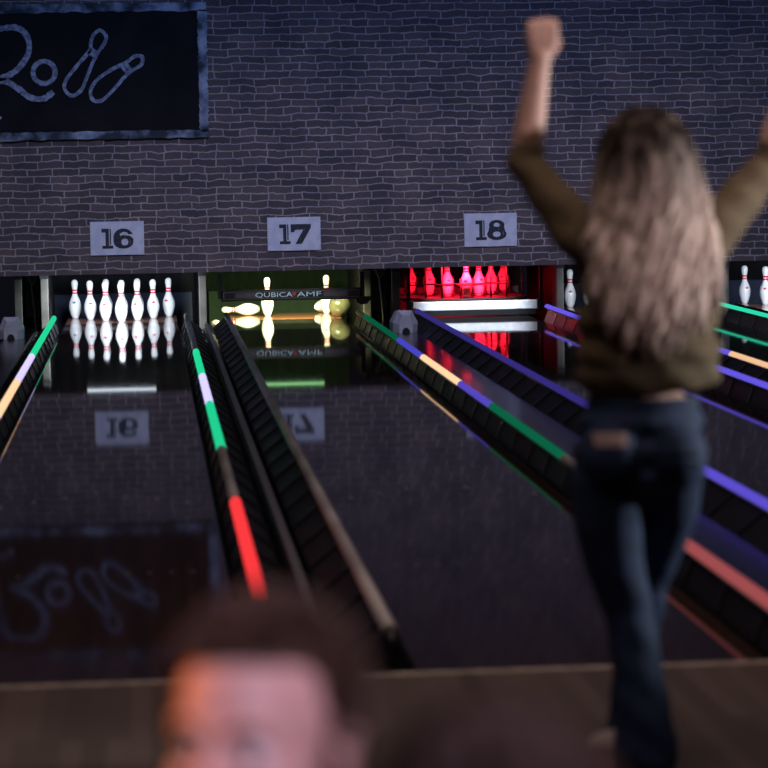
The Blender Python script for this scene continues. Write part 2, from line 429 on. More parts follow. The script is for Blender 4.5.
# ------------------------------------------------------------------ kickback panels beside the pin decks
def kick(x, label, w=.035, y0=17.42, pm='kick'):
    t = thing('kickback_panel', label, 'side panel', (x, y0, -.158), group='side panels beside the pin decks')
    obj('side_board', boxm(-.02, .02, .02, 2.1, 0, .72), M['kickd'], t)
    obj('front_post', boxm(-w, w, 0, .05, 0, .675, bev=.006), M[pm], t)
    bm = bmesh.new(); box(bm, -w - .004, w + .004, -.012, 0., .62, .66); obj('top_clip', bm, M['dark'], t)
    return t
kick(-.805, 'narrow pale post of the side panel between the seven pins and the green lit deck')
kick(2.52, 'narrow tan post of the side panel right of the red lit pin machine', .034)
kick(.745, 'tan side panel post just right of the green lit deck, left of the hanging cords', w=.036, y0=17.78)
kick(.985, 'side panel post just left of the red lit deck, right of the hanging cords', w=.04)
kick(-2.495, 'pale side panel post at the left edge, left of the hanging cords')
kick(-2.255, 'pale side panel post right of the hanging cords, left of the seven pins')
kick(4.085, 'dark leaning side panel post just left of the pins at the right edge', pm='dark')

def lift(x, label):
    t = thing('ball_lift', label, 'ball lift', (x, 17.75, -.158), group='ball lifts between side panels')
    obj('back_plate', boxm(-.075, .075, .16, .2, 0, .70), M['dark'], t)
    bm = bmesh.new(); prism(bm, [(-.075, .66), (.075, .66), (.05, .60), (.018, .555), (-.018, .555), (-.05, .60)], .05, 'Y', 0.); obj('funnel_bracket', bm, M['kick'], t)
    bm = bmesh.new(); tube(bm, [(-.05, -.02, .66), (-.012, -.03, .56), (.012, -.03, .3), (.03, -.03, .02)], .0075, 8); obj('cord', bm, M['hood'], t, True)
    bm = bmesh.new(); tube(bm, [(.05, -.02, .66), (.014, -.028, .57), (-.004, -.03, .55)], .0075, 8); obj('cord', bm, M['hood'], t, True)
    bm = bmesh.new(); tube(bm, [(-.07, .12, .2), (.07, .12, .2)], .045, 16); obj('drive_roller', bm, M['black'], t, True)
    return t
lift(.865, 'dark ball lift with hanging cords, between the green and the red lit pin decks')
lift(-2.375, 'dark ball lift with hanging cords, above the hood at the left edge')

# ------------------------------------------------------------------ pit curtains
def pit(n, mat_c, label, cush=None):
    c = CX[n]; t = thing('pit_curtain', label, 'pit curtain', (c, 19.95, -.158), group='curtains behind the pin decks')
    bm = bmesh.new(); k = 40; rows = []
    for i in range(k + 1):
        xx = -.72 + 1.44 * i / k; yy = .018 * sin(i * 1.7) + .01 * sin(i * .61)
        rows.append([bm.verts.new((xx, yy, z)) for z in (0, 1.1)])
    for a, b in zip(rows, rows[1:]): bm.faces.new((a[0], b[0], b[1], a[1]))
    bmesh.ops.solidify(bm, geom=bm.faces[:], thickness=.012)
    obj('curtain', bm, mat_c, t, True)
    obj('cushion_board', boxm(-.70, .70, -.09, -.03, 0, .158 + .20, bev=.01), cush or M['cush'], t)
pit(16, M['curt'], 'black curtain and blue cushion behind the seven standing pins')
pit(17, M['curtg'], 'dark green curtain behind the toppled pins', M['curtg'])
pit(18, M['curt'], 'black curtain behind the red lit pin machine', M['black'])
pit(19, M['curt'], 'black curtain and blue cushion behind the pins half hidden by the woman')
pit(20, M['curt'], 'black curtain and blue cushion behind the pins at the right edge')

# ------------------------------------------------------------------ pins
IN = .0254
PROF = [(0, 2.0), (.06, 2.2), (.75, 2.83), (1.5, 3.45), (2.25, 3.91), (3.375, 4.51), (4.5, 4.77), (5.2, 4.73), (5.875, 4.56), (6.6, 4.2), (7.25, 3.70), (7.9, 3.12),
        (8.625, 2.47), (9.0, 2.18), (9.375, 1.97), (10, 1.80), (10.4, 1.81), (10.875, 1.87), (11.3, 1.96), (11.75, 2.09), (12.2, 2.25), (12.625, 2.41), (13.1, 2.53), (13.5, 2.55), (13.9, 2.47),
        (14.25, 2.26), (14.55, 1.93), (14.8, 1.45), (14.94, .8), (15, 0)]
def prad(z):
    z /= IN
    for (a, d), (b, e) in zip(PROF, PROF[1:]):
        if a <= z <= b: return (d + (e - d) * (z - a) / (b - a)) * IN / 2
    return 0
def band_bm(z0, z1, e=.0012):
    bm = bmesh.new(); k = 5
    zs = [z0 + (z1 - z0) * i / k for i in range(k + 1)]
    lathe(bm, [(prad(z0), z0)] + [(prad(z) + e, z) for z in zs] + [(prad(z1), z1)], 24)
    return bm
def crown_bm(sc=1., z0=.150):
    """Small five pointed crown printed on the belly, facing the player (-Y)."""
    pts = [(-.017, 0), (.017, 0), (.022, .026), (.011, .013), (.0, .030), (-.011, .013), (-.022, .026)]
    bm = bmesh.new(); inn = []; 
    def S(u, v, e):
        z = z0 + v * sc; r = prad(z) + e; a = u * sc / r; return (r * sin(a), -r * cos(a), z)
    cen = bm.verts.new(S(0, .006, .0016)); vs = [bm.verts.new(S(u, v, .0016)) for u, v in pts]
    for i in range(len(vs)): bm.faces.new((cen, vs[i], vs[(i + 1) % len(vs)]))
    return bm
def make_pin(label, group):
    t = thing('bowling_pin', label, 'bowling pin', (0, 0, 0), group=group)
    bm = bmesh.new(); lathe(bm, [(0, 0)] + [(d * IN / 2, z * IN) for z, d in PROF], 28); obj('pin_body', bm, M['pin'], t, True)
    obj('neck_band', band_bm(9.55 * IN, 10.15 * IN), M['pinred'], t, True); obj('neck_band', band_bm(10.6 * IN, 11.2 * IN), M['pinred'], t, True)
    obj('crown_print', crown_bm(.8), M['pinred'], t)
    return t
SPOT = {1: (0, 0), 2: (-.1524, .264), 3: (.1524, .264), 4: (-.3048, .528), 5: (0, .528), 6: (.3048, .528), 7: (-.4572, .792), 8: (-.1524, .792), 9: (.1524, .792), 10: (.4572, .792)}
YH = 18.29
W16 = {7: 'white pin with a small navy mark, leftmost of the seven below the 16 board', 4: 'white pin second from the left of the seven below the 16 board',
       2: 'white pin third from the left of the seven below the 16 board', 1: 'front pin in the middle of the seven below the 16 board',
       3: 'white pin third from the right of the seven below the 16 board', 6: 'white pin second from the right of the seven below the 16 board',
       10: 'white pin rightmost of the seven below the 16 board', 8: 'back row pin hidden behind the third pin from the left below the 16 board',
       5: 'white pin hidden directly behind the front middle pin below the 16 board', 9: 'back row pin hidden behind the third pin from the right below the 16 board'}
proto = make_pin(W16[1], 'standing pins below the 16 board'); proto.location = (CX[16], YH, 0)
for k in (2, 3, 4, 5, 6, 7, 8, 9, 10):
    p = dup(proto, (CX[16] + SPOT[k][0], YH + SPOT[k][1], 0), (0, 0, random.uniform(-.5, .5)), W16[k])
    if k == 7:
        for ch in p.children:
            if ch.name.startswith('crown_print'):
                ch.data = ch.data.copy(); ch.data.materials[0] = M['pinblue']; ch['label'] = 'navy crown print'
W19 = {7: 'white pin just visible beside the left edge of the woman\'s hair', 4: 'white pin of the same lane hidden behind the woman\'s hair, second from the left',
       2: 'white pin hidden behind the woman\'s hair, third from the left', 1: 'front pin of the rack hidden behind the woman\'s hair'}
for k in (7, 4, 2, 1):
    dup(proto, (CX[19] + SPOT[k][0], YH + SPOT[k][1], 0), (0, 0, random.uniform(-.4, .4)), W19[k], 'pins of the lane behind the woman')
W20 = {7: 'white pin left of the two at the right edge, above the green glowing rail', 4: 'white pin cut by the right edge of the picture, above the green glowing rail'}
for k in (7, 4):
    dup(proto, (CX[20] + SPOT[k][0], YH + SPOT[k][1], 0), (0, 0, random.uniform(-.4, .4)), W20[k], 'pins at the right edge')
# lane 17: two left standing, others knocked over
G17 = 'pins on the green lit deck'
dup(proto, (-.155, 18.74, 0), (0, 0, .3), 'standing pin behind the left half of the black bar with pale lettering', G17)
dup(proto, (.437, 18.98, 0), (0, 0, -.2), 'standing pin behind the right half of the black bar, left of the ball', G17)
def lying(loc, yaw, label, tilt=0.):
    return dup(proto, loc, Euler((radians(90) + tilt, 0, yaw)).to_matrix().to_euler(), label, G17)
lying((-.225, 18.95, .0606), radians(-80), 'toppled pin lying under the left end of the black lettered bar')
lying((.345, 19.10, .0606), radians(150), 'toppled pin lying just left of the right standing pin on the green lit deck')
lying((-.665, 17.92, -.030), radians(-9), 'toppled pin lying in the gutter left of the green lit deck')

# bowling ball
bm = bmesh.new(); bmesh.ops.create_uvsphere(bm, u_segments=40, v_segments=24, radius=.1083)
t = thing('bowling_ball', 'dull olive bowling ball resting at the right end of the green lit deck', 'bowling ball', (.522, 18.30, .0015))
o = obj('ball', bm, M['olive'], t, True); o.location = (0, 0, .1083)
for dx, dz in ((-.03, .06), (.0, .066), (-.014, .03)):
    bm = bmesh.new(); d = Vector((dx - .02, -.07, dz)).normalized()
    bmesh.ops.create_circle(bm, cap_ends=True, radius=.012, segments=16, matrix=Matrix.Translation(d * .1087) @ d.to_track_quat('Z', 'Y').to_matrix().to_4x4())
    o = obj('finger_hole', bm, M['black'], t); o.location = (0, 0, .1083)

# ------------------------------------------------------------------ sweep bar with lettering (lane 17)
YS = 17.46; zc = .268
t = thing('hanging_sweep_bar', 'black sweep bar with QUBICA AMF lettering in front of the toppled pins', 'sweep bar', (0.015, YS, zc))
obj('bar', boxm(-.655, .655, 0, .04, -.052, .052, bev=.004), M['black'], t)
def line(x0, x1, z0, z1, m): obj('border_line', boxm(x0, x1, -.003, .001, z0, z1), m, t)
line(-.625, .625, .030, .033, M['bline']); line(-.625, .625, -.033, -.030, M['bline'])
line(-.628, -.624, -.033, .033, M['bline']); line(.624, .628, -.033, .033, M['bline'])
for k in range(4):
    line(-.52, -.30, -.018 + k * .0105, -.0135 + k * .0105, M['bline']); line(.30, .52, -.018 + k * .0105, -.0135 + k * .0105, M['bline'])
def text(s, size, w, m, x, z, y, parent, name='lettering'):
    cu = bpy.data.curves.new('txt', 'FONT'); cu.body = s; cu.size = size; cu.extrude = .0006; cu.align_x = 'CENTER'; cu.align_y = 'CENTER'; cu.offset = 0.
    me = curve_mesh(cu); xs = [v.co.x for v in me.vertices]; me.transform(Matrix.Diagonal((w / (max(xs) - min(xs)), 1, 1, 1)))
    me.materials.clear()
    o = link(name, me, m, parent); o.location = (x, y, z); return o
text('QUBICA', .062, .345, M['blet'], -.163, 0, -.003, t); text('AMF', .062, .225, M['blet'], .165, 0, -.003, t)
bm = bmesh.new(); prism(bm, [(.005, .021), (.047, .021), (.026, -.021)], .003, 'Y', -.003); obj('red_triangle', bm, M['bred'], t)
for s in (-1, 1):
    bm = bmesh.new()
    prism(bm, [(s * .60, -.045), (s * .60, -.08), (s * .64, -.105), (s * .70, -.10), (s * .735, -.06), (s * .735, -.03), (s * .655, -.03)], .07, 'Y', -.01)
    if s > 0: obj('end_bumper', bm, M['black'], t)
    else: bm.free()
    bm = bmesh.new(); box(bm, s * .66 - .02, s * .66 + .02, .0, .05, -.03, .20); obj('side_arm', bm, M['black'], t)

# ------------------------------------------------------------------ sweep bar and pin rack (lane 18)
c = CX[18]
YB = 17.95
t = thing('sweep_bar', 'silver white sweep bar lowered across the red lit deck', 'sweep bar', (c + .025, YB, 0.06))
obj('bar', boxm(-.60, .60, 0, .035, 0, .086, bev=.008), M['steel'], t)
obj('end_cap', boxm(-.625, -.59, -.01, .05, -.01, .10, bev=.006), M['black'], t); obj('end_cap', boxm(.59, .625, -.01, .05, -.01, .10, bev=.006), M['black'], t)
obj('rubber_strip', boxm(-.58, .58, .004, .03, -.052, 0), M['black'], t)
for s in (-1, 1): obj('side_arm', boxm(s * .635 - .015, s * .635 + .015, 0, .06, -.03, .46), M['black'], t)

t = thing('hanging_pin_table', 'dark bowed pin setting table holding pins in red light below the 18 board', 'pin setter', (c - .03, 18.1, .175))
bm = bmesh.new()
bow = [(-.60, .10), (-.35, .0), (-.15, -.02), (.15, -.02), (.35, 0), (.60, .10), (.60, 1.1), (-.60, 1.1)]
prism(bm, bow, .03, 'Z', -.04)
obj('table_plate', bm, M['black'], t)
bm = bmesh.new(); tube(bm, [(-.60, .10, -.01), (-.35, -.01, -.018), (-.15, -.03, -.02), (.15, -.03, -.02), (.35, -.01, -.018), (.60, .10, -.01)], .012, 8); obj('front_lip', bm, M['dark'], t, True)
for k in (1, 2, 3, 4, 6, 7, 10):
    x, y = SPOT[k][0], SPOT[k][1] + .10
    bm = bmesh.new()
    for z in (.02, .11):
        tube(bm, [(x + .075 * cos(a * pi / 6), y + .075 * sin(a * pi / 6), z) for a in range(13)], .0045, 6)
    for a in range(4):
        q = pi / 4 + a * pi / 2; tube(bm, [(x + .075 * cos(q), y + .075 * sin(q), -.01), (x + .075 * cos(q), y + .075 * sin(q), .17)], .0045, 6)
    obj('wire_basket', bm, M['dark'], t, True)
for x in (-.55, -.39, -.235, .235, .39, .55):
    bm = bmesh.new(); tube(bm, [(x, .02 + abs(x) * .25, -.01), (x, .02 + abs(x) * .25, .4)], .009, 8); obj('support_rod', bm, M['dark'], t, True)
bm = bmesh.new(); tube(bm, [(-.55, .015, .125), (.55, .015, .125)], .006, 8); obj('cross_rod', bm, M['dark'], t, True)
L18 = {1: 'front pin in the middle of the red lit machine, brightest of them', 2: 'red lit pin just left of the bright middle pin', 3: 'red lit pin just right of the bright middle pin',
       4: 'red lit pin second from the left in the machine', 6: 'red lit pin second from the right in the machine', 7: 'red lit pin leftmost in the machine', 10: 'red lit pin rightmost in the machine'}
for k, lb in L18.items():
    dup(proto, (c + SPOT[k][0] - .03, 18.2 + SPOT[k][1], .1668), (0, 0, random.uniform(-.4, .4)), lb, 'pins held in the red lit machine')

# ------------------------------------------------------------------ lamps hidden behind the brick masking
def lamp(n, c, label, power, zl=.50, w=.62, yl=16.86, ang=0., tubeglow=2.2):
    x = CX[n]
    t = thing('mounted_tube_lamp', label, 'lamp', (x, yl, zl + .055), group='tube lamps behind the brick wall')
    obj('lamp_housing', boxm(-w / 2 - .05, w / 2 + .05, -.05, .03, .0, .03), M['dark'], t)
    bm = bmesh.new(); tube(bm, [(-w / 2, 0, -.016), (w / 2, 0, -.016)], .012, 12); obj('lamp_tube', bm, glow('lamp_tube', c if n != 17 else (.42, 1., .42), tubeglow), t, True)
    li = bpy.data.lights.new('pit_light', 'AREA'); li.shape = 'RECTANGLE'; li.size = w; li.size_y = .04; li.energy = power; li.color = c; li.spread = radians(125)
    o = bpy.data.objects.new('pit_light', li); COL.objects.link(o); o.location = (x, yl + .05, zl + .03); o.rotation_euler = (radians(62 + ang), 0, 0)
    return t
lamp(16, (.76, .87, 1.), 'white tube lamp behind the brick wall lighting the seven pins', 40., .496, yl=16.95)
lamp(17, (.95, 1., .52), 'yellow green tube lamp behind the brick wall lighting the toppled pins', 60., .53, yl=17.56, ang=-16, tubeglow=1.5)
lamp(19, (.75, .85, 1.), 'white tube lamp behind the brick wall lighting the pins behind the woman', 20., .496, yl=16.95)
lamp(20, (.75, .85, 1.), 'white tube lamp behind the brick wall lighting the pins at the right edge', 30., .496, yl=16.95)

def area(loc, target, sx, sy, e, c, spread=180, name='room_light'):
    li = bpy.data.lights.new(name, 'AREA'); li.shape = 'RECTANGLE'; li.size = sx; li.size_y = sy; li.energy = e; li.color = c; li.spread = radians(spread)
    o = bpy.data.objects.new(name, li); COL.objects.link(o); o.location = loc
    o.rotation_euler = (Vector(target) - Vector(loc)).to_track_quat('-Z', 'Y').to_euler(); return o
def spot(loc, target, e, c, ang, blend=.5, rad=.1, name='spot_light'):
    li = bpy.data.lights.new(name, 'SPOT'); li.energy = e; li.color = c; li.spot_size = radians(ang); li.spot_blend = blend; li.shadow_soft_size = rad
    o = bpy.data.objects.new(name, li); COL.objects.link(o); o.location = loc
    o.rotation_euler = (Vector(target) - Vector(loc)).to_track_quat('-Z', 'Y').to_euler(); return o
# red light inside the machine of lane 18 and the white lamp on its sweep bar
area((CX[18], 18.00, .54), (CX[18], 18.42, .22), .62, .04, 32., (1., .008, .028), 75, 'machine_light')
area((0., 16.95, .53), (0., YS, .27), .9, .03, .55, (.85, .95, 1.), 70, 'bar_fill')  # unseen fill, added to brighten the lettering on the black bar
area((CX[18], 19.2, 1.0), (CX[18], 18.5, .1), .6, .3, 10., (1., .006, .025), 70, 'machine_light')
area((CX[18], 18.05, .12), (CX[18], 18.3, -.2), .9, .04, 2., (1., .006, .025), 150, 'machine_light')
area((CX[18] + .02, 17.52, .53), (CX[18] + .02, 17.93, .09), .95, .03, 2.4, (.80, .88, 1.), 40, 'sweep_light')

# ------------------------------------------------------------------ number boards
def ell(cx, cz, rx, rz, a0=0, a1=360, n=40, p=2.4):
    o = []
    for i in range(n):
        a = radians(a0 + (a1 - a0) * i / n); ca, sa = cos(a), sin(a)
        o.append((cx + rx * math.copysign(abs(ca) ** (2 / p), ca), cz + rz * math.copysign(abs(sa) ** (2 / p), sa)))
    return o
def one():
    return [[(-.052, .055), (-.052, .088), (.012, .088), (.012, -.062), (.048, -.062), (.048, -.088), (-.048, -.088), (-.048, -.062), (-.018, -.062), (-.018, .055)],
            [(.019, .088), (.030, .088), (.030, -.055), (.019, -.055)]]
def six():
    up = []
    for i in range(25): a = radians(20 + 160 * i / 24); up.append((.088 * cos(a), .010 + .078 * sin(a)))
    lo = [(.088 * cos(radians(180 + 180 * i / 20)), -.030 + .060 * sin(radians(180 + 180 * i / 20))) for i in range(21)]
    outer = up + lo + [(.088, -.005), (.06, .022), (.0, .030), (-.03, .022), (-.03, .040), (-.005, .058), (.03, .055), (.045, .036)]
    return [outer, ell(.012, -.032, .030, .030)]
def seven(): return [[(-.09, .088), (.09, .088), (.09, .055), (.008, -.088), (-.048, -.088), (.022, .040), (-.05, .040), (-.058, .018), (-.09, .018)]]
def eight():
    o = [(.070 * cos(radians(a)), .046 + .044 * sin(radians(a))) for a in range(-20, 201, 10)] + [(.088 * cos(radians(a)), -.038 + .052 * sin(radians(a))) for a in range(150, 391, 10)]
    return [o, ell(0, .046, .026, .018), ell(0, -.038, .034, .024)]
def numboard(x, z, d, f, label):
    t = thing('number_sign', label, 'number sign', (x, YW - .012, z), group='number boards')
    obj('board', boxm(-.2375, .2375, -.004, .0115, -.149, .149, bev=.002), M['sign'], t)
    for k, dx, loops in ((1, -.085, one()), (d, .055, f)):
        o = link('numeral', filled(loops, .003), M['digit'], t); o.location = (dx + (.0 if d != 7 else .005), -.0055, -.002)
numboard(-1.5685, .846, 6, six(), 'white board with worn black number 16')
numboard(.0035, .854, 7, seven(), 'white board with worn black number 17')
numboard(1.770, .855, 8, eight(), 'white board with worn black number 18')

# ------------------------------------------------------------------ chalkboard sign
t = thing('chalkboard_sign', 'large black chalkboard sign with chalk lettering and bowling pins, in a torn blue white frame', 'sign', (0, YW - .001, 0))
X0, X1, Z0, Z1 = -4.3, -.735, 1.722, 2.915
obj('board', boxm(X0 + .05, X1 - .06, -.022, 0, Z0 + .05, Z1 - .06), M['slate'], t)
def strip(x0, x1, z0, z1, seed):
    bm = bmesh.new(); rnd = random.Random(seed); n = 60; hor = (x1 - x0) > (z1 - z0); pts = []
    for i in range(n + 1):
        f_ = i / n; j = rnd.uniform(-.009, .009)
        pts.append((x0 + (x1 - x0) * f_, z0 + j) if hor else (x1 + j, z0 + (z1 - z0) * f_))
    for i in range(n, -1, -1):
        f_ = i / n; j = rnd.uniform(-.006, .006)
        pts.append((x0 + (x1 - x0) * f_, z1 + j) if hor else (x0 + j, z0 + (z1 - z0) * f_))
    prism(bm, pts, .03, 'Y', -.03); obj('frame_strip', bm, M['torn'], t)
strip(X0, X1, Z1 - .075, Z1, 1); strip(X0, X1, Z0, Z0 + .072, 2); strip(X1 - .08, X1, Z0 + .06, Z1 - .065, 3); strip(X0, X0 + .08, Z0 + .06, Z1 - .065, 4)
def bx(u, v):                                                   # board drawing coordinates (sketch units, 3 to a pixel of the drawing) to metres
    return (-.725 + (u / 3 - 207) * .00881 - (v / 3 - 2) * .0002, 2.917 - (v / 3 - 2) * .00881 - (u / 3 - 207) * .000115)
def catmull(p, n=10, closed=False):
    o = []; m = len(p)
    for i in range(m if closed else m - 1):
        g = lambda k: Vector(p[k % m] if closed else p[max(0, min(m - 1, k))])
        a, b, c_, d = g(i - 1), g(i), g(i + 1), g(i + 2)
        for k in range(n):
            s = k / n; o.append(tuple(.5 * ((2 * b) + (c_ - a) * s + (2 * a - 5 * b + 4 * c_ - d) * s * s + (3 * b - a - 3 * c_ + d) * s ** 3)))
    if not closed: o.append(tuple(p[-1]))
    return o
def chalk(name, paths, wd, label=None):
    bm = bmesh.new(); rnd = random.Random(5)
    for pts, closed in paths:
        q = [Vector(bx(*p)) for p in catmull([Vector(v) for v in pts], 8, closed)]
        m = len(q); vs = []
        for i in range(m):
            d = (q[(i + 1) % m] - q[i - 1]) if closed else (q[min(i + 1, m - 1)] - q[max(i - 1, 0)])
            d.normalize(); nn = Vector((-d.y, d.x)); w_ = wd * rnd.uniform(.82, 1.1)
            vs.append([bm.verts.new((p.x, y, p.y)) for p, y in ((q[i] + nn * w_, -.0255), (q[i] - nn * w_, -.0255), (q[i] - nn * w_, -.0215), (q[i] + nn * w_, -.0215))])
        for i in range(m if closed else m - 1):
            a, b = vs[i], vs[(i + 1) % m]
            for k in range(4): bm.faces.new((a[k], a[(k + 1) % 4], b[(k + 1) % 4], b[k]))
    return obj(name, bm, M['chalk'], t)
chalk('letter_r', [([(-62, 290), (-50, 200), (-28, 100), (5, 86), (55, 84), (84, 112), (86, 160), (48, 212), (-8, 240), (20, 243), (58, 266), (92, 291), (132, 294), (160, 274)], False), ([(-40, 95), (-52, 180), (-66, 290)], False)], .027)
chalk('letter_o', [(ell(133, 216, 33, 33, n=16, p=2), True)], .022)
chalk('pin_drawing', [([(268, 152), (230, 198), (198, 240), (195, 268), (217, 286), (244, 268), (260, 232), (278, 188), (293, 158), (313, 130), (318, 108), (301, 91), (281, 104), (273, 128)], True), ([(272, 146), (288, 156)], False), ([(264, 156), (282, 166)], False)], .0165)
chalk('pin_drawing', [([(373, 190), (340, 205), (295, 235), (272, 268), (278, 298), (305, 300), (340, 268), (375, 228), (398, 210), (424, 192), (426, 170), (405, 168), (385, 182)], True), ([(366, 200), (380, 216)], False), ([(378, 193), (392, 208)], False)], .0165)
chalk('chalk_line', [([(-40, 330), (-10, 345), (3, 355)], False)], .018)

# ------------------------------------------------------------------ people
def ball_(bm, p, r, rot=None, sub=2):
    """Ellipsoid blob."""
    if not hasattr(r, '__len__'): r = (r, r, r)
    mx = Matrix.Translation(p) @ ((rot.to_matrix().to_4x4()) if rot is not None else Matrix()) @ Matrix.Diagonal((r[0], r[1], r[2], 1))
    bmesh.ops.create_icosphere(bm, subdivisions=sub, radius=1, matrix=mx)
def limb(bm, pts, rad, seg=14, flat=1.):
    """Round limb with a ball at every joint."""
    tube(bm, pts, rad, seg, True, flat)
    for p, r in zip(pts, rad): ball_(bm, p, r)
def skinned(name, bm, m, parent, voxel, smooth=6, fac=.5):
    me = bpy.data.meshes.new(name); bmesh.ops.recalc_face_normals(bm, faces=bm.faces[:]); bm.to_mesh(me); bm.free()
    o = bpy.data.objects.new(name, me); COL.objects.link(o)
    r = o.modifiers.new('r', 'REMESH'); r.mode = 'VOXEL'; r.voxel_size = voxel
    s = o.modifiers.new('s', 'SMOOTH'); s.factor = fac; s.iterations = smooth
    dg = bpy.context.evaluated_depsgraph_get(); dg.update()
    nm = bpy.data.meshes.new_from_object(o.evaluated_get(dg)); o.modifiers.clear(); o.data = nm; bpy.data.meshes.remove(me)
    nm.name = name; nm.materials.clear(); nm.materials.append(m)
    for p in nm.polygons: p.use_smooth = True
    o.parent = parent
    return o

def head(bm, T):
    """Head facing -Y in its own frame (0.225 m tall), eyes at z = 0; T maps it into the figure."""
    h = bmesh.new()
    ball_(h, (0, .012, .036), (.073, .090, .077), sub=3); ball_(h, (0, -.018, -.028), (.058, .066, .080), sub=3)
    ball_(h, (0, -.060, -.093), (.024, .020, .018)); limb(h, [(-.056, .0, -.062), (-.03, -.05, -.092), (.03, -.05, -.092), (.056, .0, -.062)], [.015] * 4)
    limb(h, [(-.045, -.066, .020), (-.02, -.079, .024), (.02, -.079, .024), (.045, -.066, .020)], [.0115, .012, .012, .0115])
    ball_(h, (0, -.045, .045), (.056, .042, .045))
    limb(h, [(0, -.082, .014), (0, -.094, -.012), (0, -.107, -.030)], [.0085, .0095, .0115])
    for s in (-1, 1):
        ball_(h, (s * .011, -.093, -.034), (.009, .010, .008)); ball_(h, (s * .038, -.058, -.028), (.024, .022, .022))
        ball_(h, (s * .074, .014, -.012), (.0095, .019, .030), Euler((.15, 0, s * .35))); ball_(h, (s * .077, .026, .004), (.008, .012, .018), Euler((0, 0, s * .5)))
    limb(h, [(-.024, -.070, -.057), (-.008, -.082, -.0545), (.008, -.082, -.0545), (.024, -.070, -.057)], [.006, .0078, .0078, .006])
    limb(h, [(-.022, -.070, -.064), (0, -.082, -.067), (.022, -.070, -.064)], [.006, .0085, .006])
    limb(h, [(0, .022, -.05), (0, .028, -.14)], [.052, .050])
    h.transform(T); tmp = bpy.data.meshes.new('h'); h.to_mesh(tmp); h.free(); bm.from_mesh(tmp); bpy.data.meshes.remove(tmp)
def eyes(T, parent):
    for s in (-1, 1):
        bm = bmesh.new(); bmesh.ops.create_uvsphere(bm, u_segments=20, v_segments=12, radius=.0125); bm.transform(T @ Matrix.Translation((s * .031, -.0675, .0)))
        e = obj('eye', bm, M['eyew'], parent, True)
        bm = bmesh.new(); bmesh.ops.create_uvsphere(bm, u_segments=16, v_segments=8, radius=.0068, matrix=Matrix.Diagonal((1, .35, 1, 1))); bm.transform(T @ Matrix.Translation((s * .031, -.0792, .0)))
        obj('iris', bm, M['iris'], e, True)

def fist(bm, wrist, d, side, back, sc=1.):
    """Closed hand: palm block, four curled fingers and the thumb folded across. d = arm direction, side = thumb direction, back = back of the hand."""
    d, side, back = Vector(d).normalized(), Vector(side).normalized(), Vector(back).normalized(); w_ = Vector(wrist)
    P = lambda a, b, c_: w_ + (d * a + side * b + back * c_) * sc
    for b, l in ((.030, 1.), (.010, 1.06), (-.010, 1.), (-.029, .86)):
        limb(bm, [P(.012, b * .6, .0), P(.045, b * .9, .010), P(.078 * (.5 + .5 * l), b, .014)], [.017 * sc, .0145 * sc, .0115 * sc], 10)
        k = .078 * (.5 + .5 * l)
        limb(bm, [P(k, b, .014), P(k + .010, b, -.016 * l), P(k - .012, b, -.036 * l), P(k - .030, b, -.024)], [.0115 * sc, .0102 * sc, .0092 * sc, .0085 * sc], 10)
    limb(bm, [P(.016, .026, -.008), P(.040, .042, -.020), P(.058, .032, -.040), P(.055, .008, -.048)], [.016 * sc, .013 * sc, .0108 * sc, .0095 * sc], 10)
def open_hand(bm, wrist, d, side, back, sc=1.):
    d, side, back = Vector(d).normalized(), Vector(side).normalized(), Vector(back).normalized(); w_ = Vector(wrist)
    P = lambda a, b, c_: w_ + (d * a + side * b + back * c_) * sc
    for b, l in ((.030, .92), (.010, 1.), (-.010, .95), (-.029, .78)):
        limb(bm, [P(.010, b * .6, .0), P(.045, b * .9, .006), P(.082, b, .004)], [.015 * sc, .013 * sc, .010 * sc], 10)
        limb(bm, [P(.082, b, .004), P(.082 + .036 * l, b * 1.1, -.004), P(.082 + .060 * l, b * 1.1, -.018), P(.082 + .072 * l, b * 1.1, -.032)], [.0098 * sc, .009 * sc, .0083 * sc, .0072 * sc], 10)
    limb(bm, [P(.014, .026, -.006), P(.042, .046, -.014), P(.066, .056, -.022), P(.084, .054, -.030)], [.015 * sc, .0125 * sc, .0105 * sc, .0088 * sc], 10)

# ---- the woman with raised fists (seen from behind)
WY = -1.40
woman = thing('person', 'woman from behind raising both fists, long wavy hair, olive top and blue jeans', 'person', (-.1, WY, 0))
W = lambda x, y, z: Vector((x + .1, y - WY, z))            # world to figure
HT = Matrix.Translation(W(-.087, -1.385, 1.500)) @ Matrix.Rotation(pi, 4, 'Z') @ Matrix.Rotation(radians(4), 4, 'X')
bm = bmesh.new(); head(bm, HT)
limb(bm, [W(-.087, -1.40, 1.40), W(-.087, -1.41, 1.34)], [.050, .058])
ball_(bm, W(-.087, -1.40, 1.24), (.135, .090, .13)); ball_(bm, W(-.087, -1.395, 1.06), (.115, .080, .14)); ball_(bm, W(-.105, -1.40, .86), (.142, .098, .125))
limb(bm, [W(-.235, -1.40, 1.315), W(-.087, -1.41, 1.325), W(.062, -1.40, 1.315)], [.052, .06, .052])
LE, LWR = W(-.365, -1.27, 1.505), W(-.326, -1.30, 1.765)
RE, RWR = W(.248, -1.27, 1.490), W(.315, -1.30, 1.745)
def mixp(a, b, f_): return a + (b - a) * f_
for sh, el, wr in ((W(-.235, -1.40, 1.315), LE, LWR), (W(.062, -1.40, 1.315), RE, RWR)):
    limb(bm, [sh, mixp(sh, el, .5), el], [.050, .043, .038]); limb(bm, [el, mixp(el, wr, .3), mixp(el, wr, .75), wr], [.038, .040, .030, .0255], flat=.9)
fist(bm, LWR, (.08, .05, 1), (1, .05, -.05), (-.1, -1, 0)); fist(bm, RWR, (.05, .05, 1), (-1, .05, 0), (.1, -1, 0))
